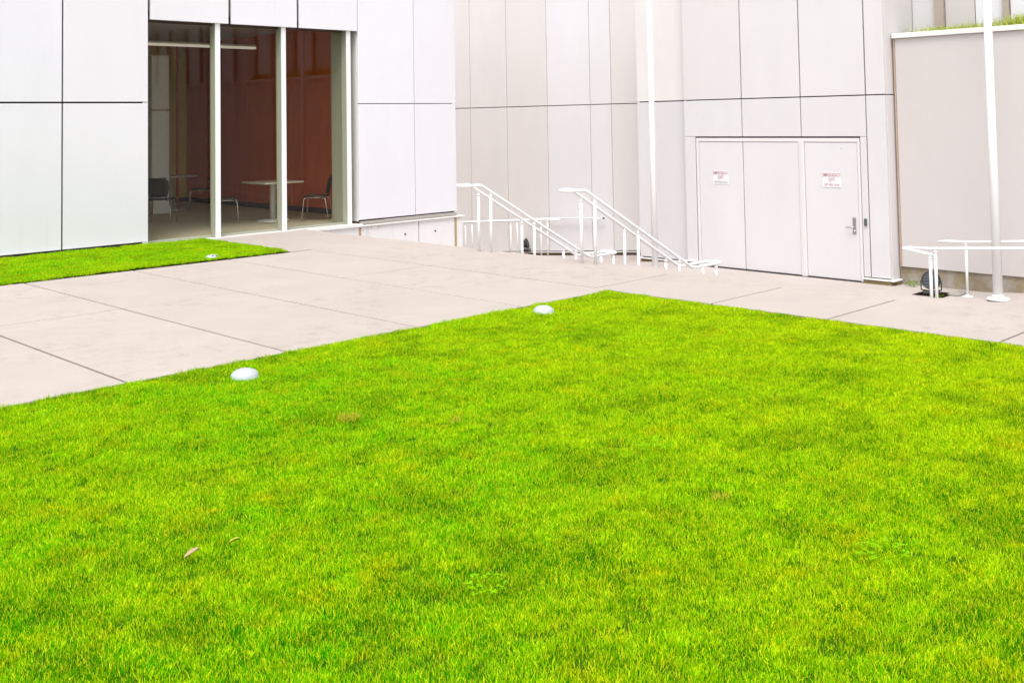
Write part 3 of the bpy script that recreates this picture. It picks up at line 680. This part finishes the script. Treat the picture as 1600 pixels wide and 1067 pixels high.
def scatter(name, base, density, label, smin, smax, seed):
    me = base.data.copy(); o = bpy.data.objects.new(name, me); C.objects.link(o); o.location = base.location
    o['kind'] = 'stuff'; o['label'] = label; o['category'] = 'grass'
    g = bpy.data.node_groups.new(name+'_nodes', 'GeometryNodeTree')
    g.interface.new_socket('Geometry', in_out='INPUT', socket_type='NodeSocketGeometry'); g.interface.new_socket('Geometry', in_out='OUTPUT', socket_type='NodeSocketGeometry')
    N = g.nodes.new; gi, go = N('NodeGroupInput'), N('NodeGroupOutput'); dp = N('GeometryNodeDistributePointsOnFaces'); dp.inputs['Density'].default_value = density; dp.inputs['Seed'].default_value = seed
    ci = N('GeometryNodeCollectionInfo'); ci.inputs['Collection'].default_value = src; ci.inputs['Separate Children'].default_value = True; ci.inputs['Reset Children'].default_value = True
    ip = N('GeometryNodeInstanceOnPoints'); ip.inputs['Pick Instance'].default_value = True
    rv = N('FunctionNodeRandomValue'); rv.data_type = 'FLOAT_VECTOR'; rv.inputs[0].default_value = (-.12, -.12, 0); rv.inputs[1].default_value = (.12, .12, 6.283)
    nz = N('ShaderNodeTexNoise'); nz.inputs['Scale'].default_value = 4.5; nz.inputs['Detail'].default_value = 3
    ps = N('GeometryNodeInputPosition'); mr = N('ShaderNodeMapRange'); mr.inputs['From Min'].default_value = .32; mr.inputs['From Max'].default_value = .68; mr.inputs['To Min'].default_value = smin; mr.inputs['To Max'].default_value = smax
    Lk = g.links.new
    Lk(gi.outputs[0], dp.inputs['Mesh']); Lk(dp.outputs['Points'], ip.inputs['Points']); Lk(ci.outputs[0], ip.inputs['Instance']); Lk(rv.outputs[0], ip.inputs['Rotation'])
    Lk(ps.outputs[0], nz.inputs['Vector']); Lk(nz.outputs[0], mr.inputs['Value']); Lk(mr.outputs[0], ip.inputs['Scale']); Lk(ip.outputs[0], go.inputs[0])
    md = o.modifiers.new('scatter', 'NODES'); md.node_group = g
    return o
g1 = scatter('lawn_grass', lawn_soil, 950, 'large bright yellow-green mown lawn filling the foreground', .65, 1.25, 1)
g2 = scatter('lawn_strip_grass', strip_soil, 800, 'narrow bright grass strip along the foot of the window wall', .8, 1.35, 2)
# keep the scatter inside the part of the lawns the place shows from about here
for o, a, b in ((g1, -1.2, -2.2), (g2, 1.0, 12)):
    bm = bmesh.new(); bm.from_mesh(o.data); bmesh.ops.delete(bm, geom=[f for f in bm.faces if f.calc_center_median().x < a or f.calc_center_median().y < b], context='FACES'); bm.to_mesh(o.data); bm.free()

# ------------------------------------------------------------------ small things in the lawn
def leaf(u, v, L, ang, mat, label):
    bm = bmesh.new(); G = []
    for i in range(7):
        t = i/6; w_ = L*.17*math.sin(math.pi*min(1, t*.95+.05))**.8
        G.append([bm.verts.new((L*(t-.5), s*w_, .045+.012*t+(.010*abs(s)-.005)+.006*math.sin(t*3))) for s in (-1, 0, 1)])
    for a, b in zip(G, G[1:]):
        for j in range(2): bm.faces.new((a[j], b[j], b[j+1], a[j+1]))
    o = link_mesh('fallen_leaf', bm, mat, None, True); o.location = (u, v, -.01); o.rotation_euler = (0, 0, ang); md = o.modifiers.new('t', 'SOLIDIFY'); md.thickness = .0012
    tag(o, label, 'leaf', 'fallen leaves on the lawn')
leaf(2.21, 4.204, .075, rad(12), M['dryleaf'], 'pale pinkish dry leaf lying on the near left lawn')
leaf(2.40, 4.19, .045, rad(-20), M['leafyellow'], 'small light green leaf right of the dry leaf on the lawn')
def straw_patch(u, v, r_, n, label):
    bm = bmesh.new()
    for _ in range(n):
        a = random.uniform(0, 6.283); q = r_*math.sqrt(random.random()); p = Vector((q*math.cos(a), q*math.sin(a), random.uniform(.0, .02)))
        d = Vector((random.uniform(-1, 1), random.uniform(-1, 1), random.uniform(.2, 1))).normalized()*random.uniform(.02, .045); s = d.cross(Vector((0, 0, 1))).normalized()*.0018
        bm.faces.new([bm.verts.new(x) for x in (p-s, p+s, p+d)])
    o = link_mesh('straw_patch', bm, M['straw'], None); o.location = (u, v, .012); o['kind'] = 'stuff'; tag(o, label, 'dry grass', 'dry spots in the lawn')
straw_patch(3.908, 5.447, .075, 220, 'yellow straw spot in the left middle of the lawn')
straw_patch(4.303, 4.904, .04, 60, 'tiny straw spot right of the larger yellow one')
straw_patch(4.284, 2.992, .05, 60, 'brown straw spot in the right middle of the lawn')
def clover(u, v, r_, n, label):
    t_ = thing('lawn_weed', label, 'weed', (u, v, .0), 'leafy weeds in the lawn')
    bm = bmesh.new()
    for _ in range(n):
        a = random.uniform(0, 6.283); q = r_*math.sqrt(random.random()); c = Vector((q*math.cos(a), q*math.sin(a), random.uniform(.03, .05)))
        for j in range(3):
            b = a+j*2.1+random.uniform(-.2, .2); d = Vector((math.cos(b), math.sin(b), random.uniform(-.1, .35)))*random.uniform(.011, .017); s = Vector((-d.y, d.x, 0))*.45
            bm.faces.new([bm.verts.new(x) for x in (c, c+d*.55+s, c+d, c+d*.55-s)])
    o = link_mesh('foliage', bm, M['weed'], t_); o['kind'] = 'stuff'
    bm = bmesh.new()
    for _ in range(6):
        a = random.uniform(0, 6.283); bm_tube(bm, [(0, 0, -.01), (r_*.7*math.cos(a), r_*.7*math.sin(a), .035)], .0015, 4)
    link_mesh('stem', bm, M['weed'], t_)
clover(4.699, 3.717, .12, 34, 'feathery weed patch right of the lawn centre')
clover(2.858, 3.091, .10, 26, 'feathery weed patch in the lower middle of the lawn')
clover(4.208, 2.139, .12, 34, 'feathery weed patch in the lower right of the lawn')
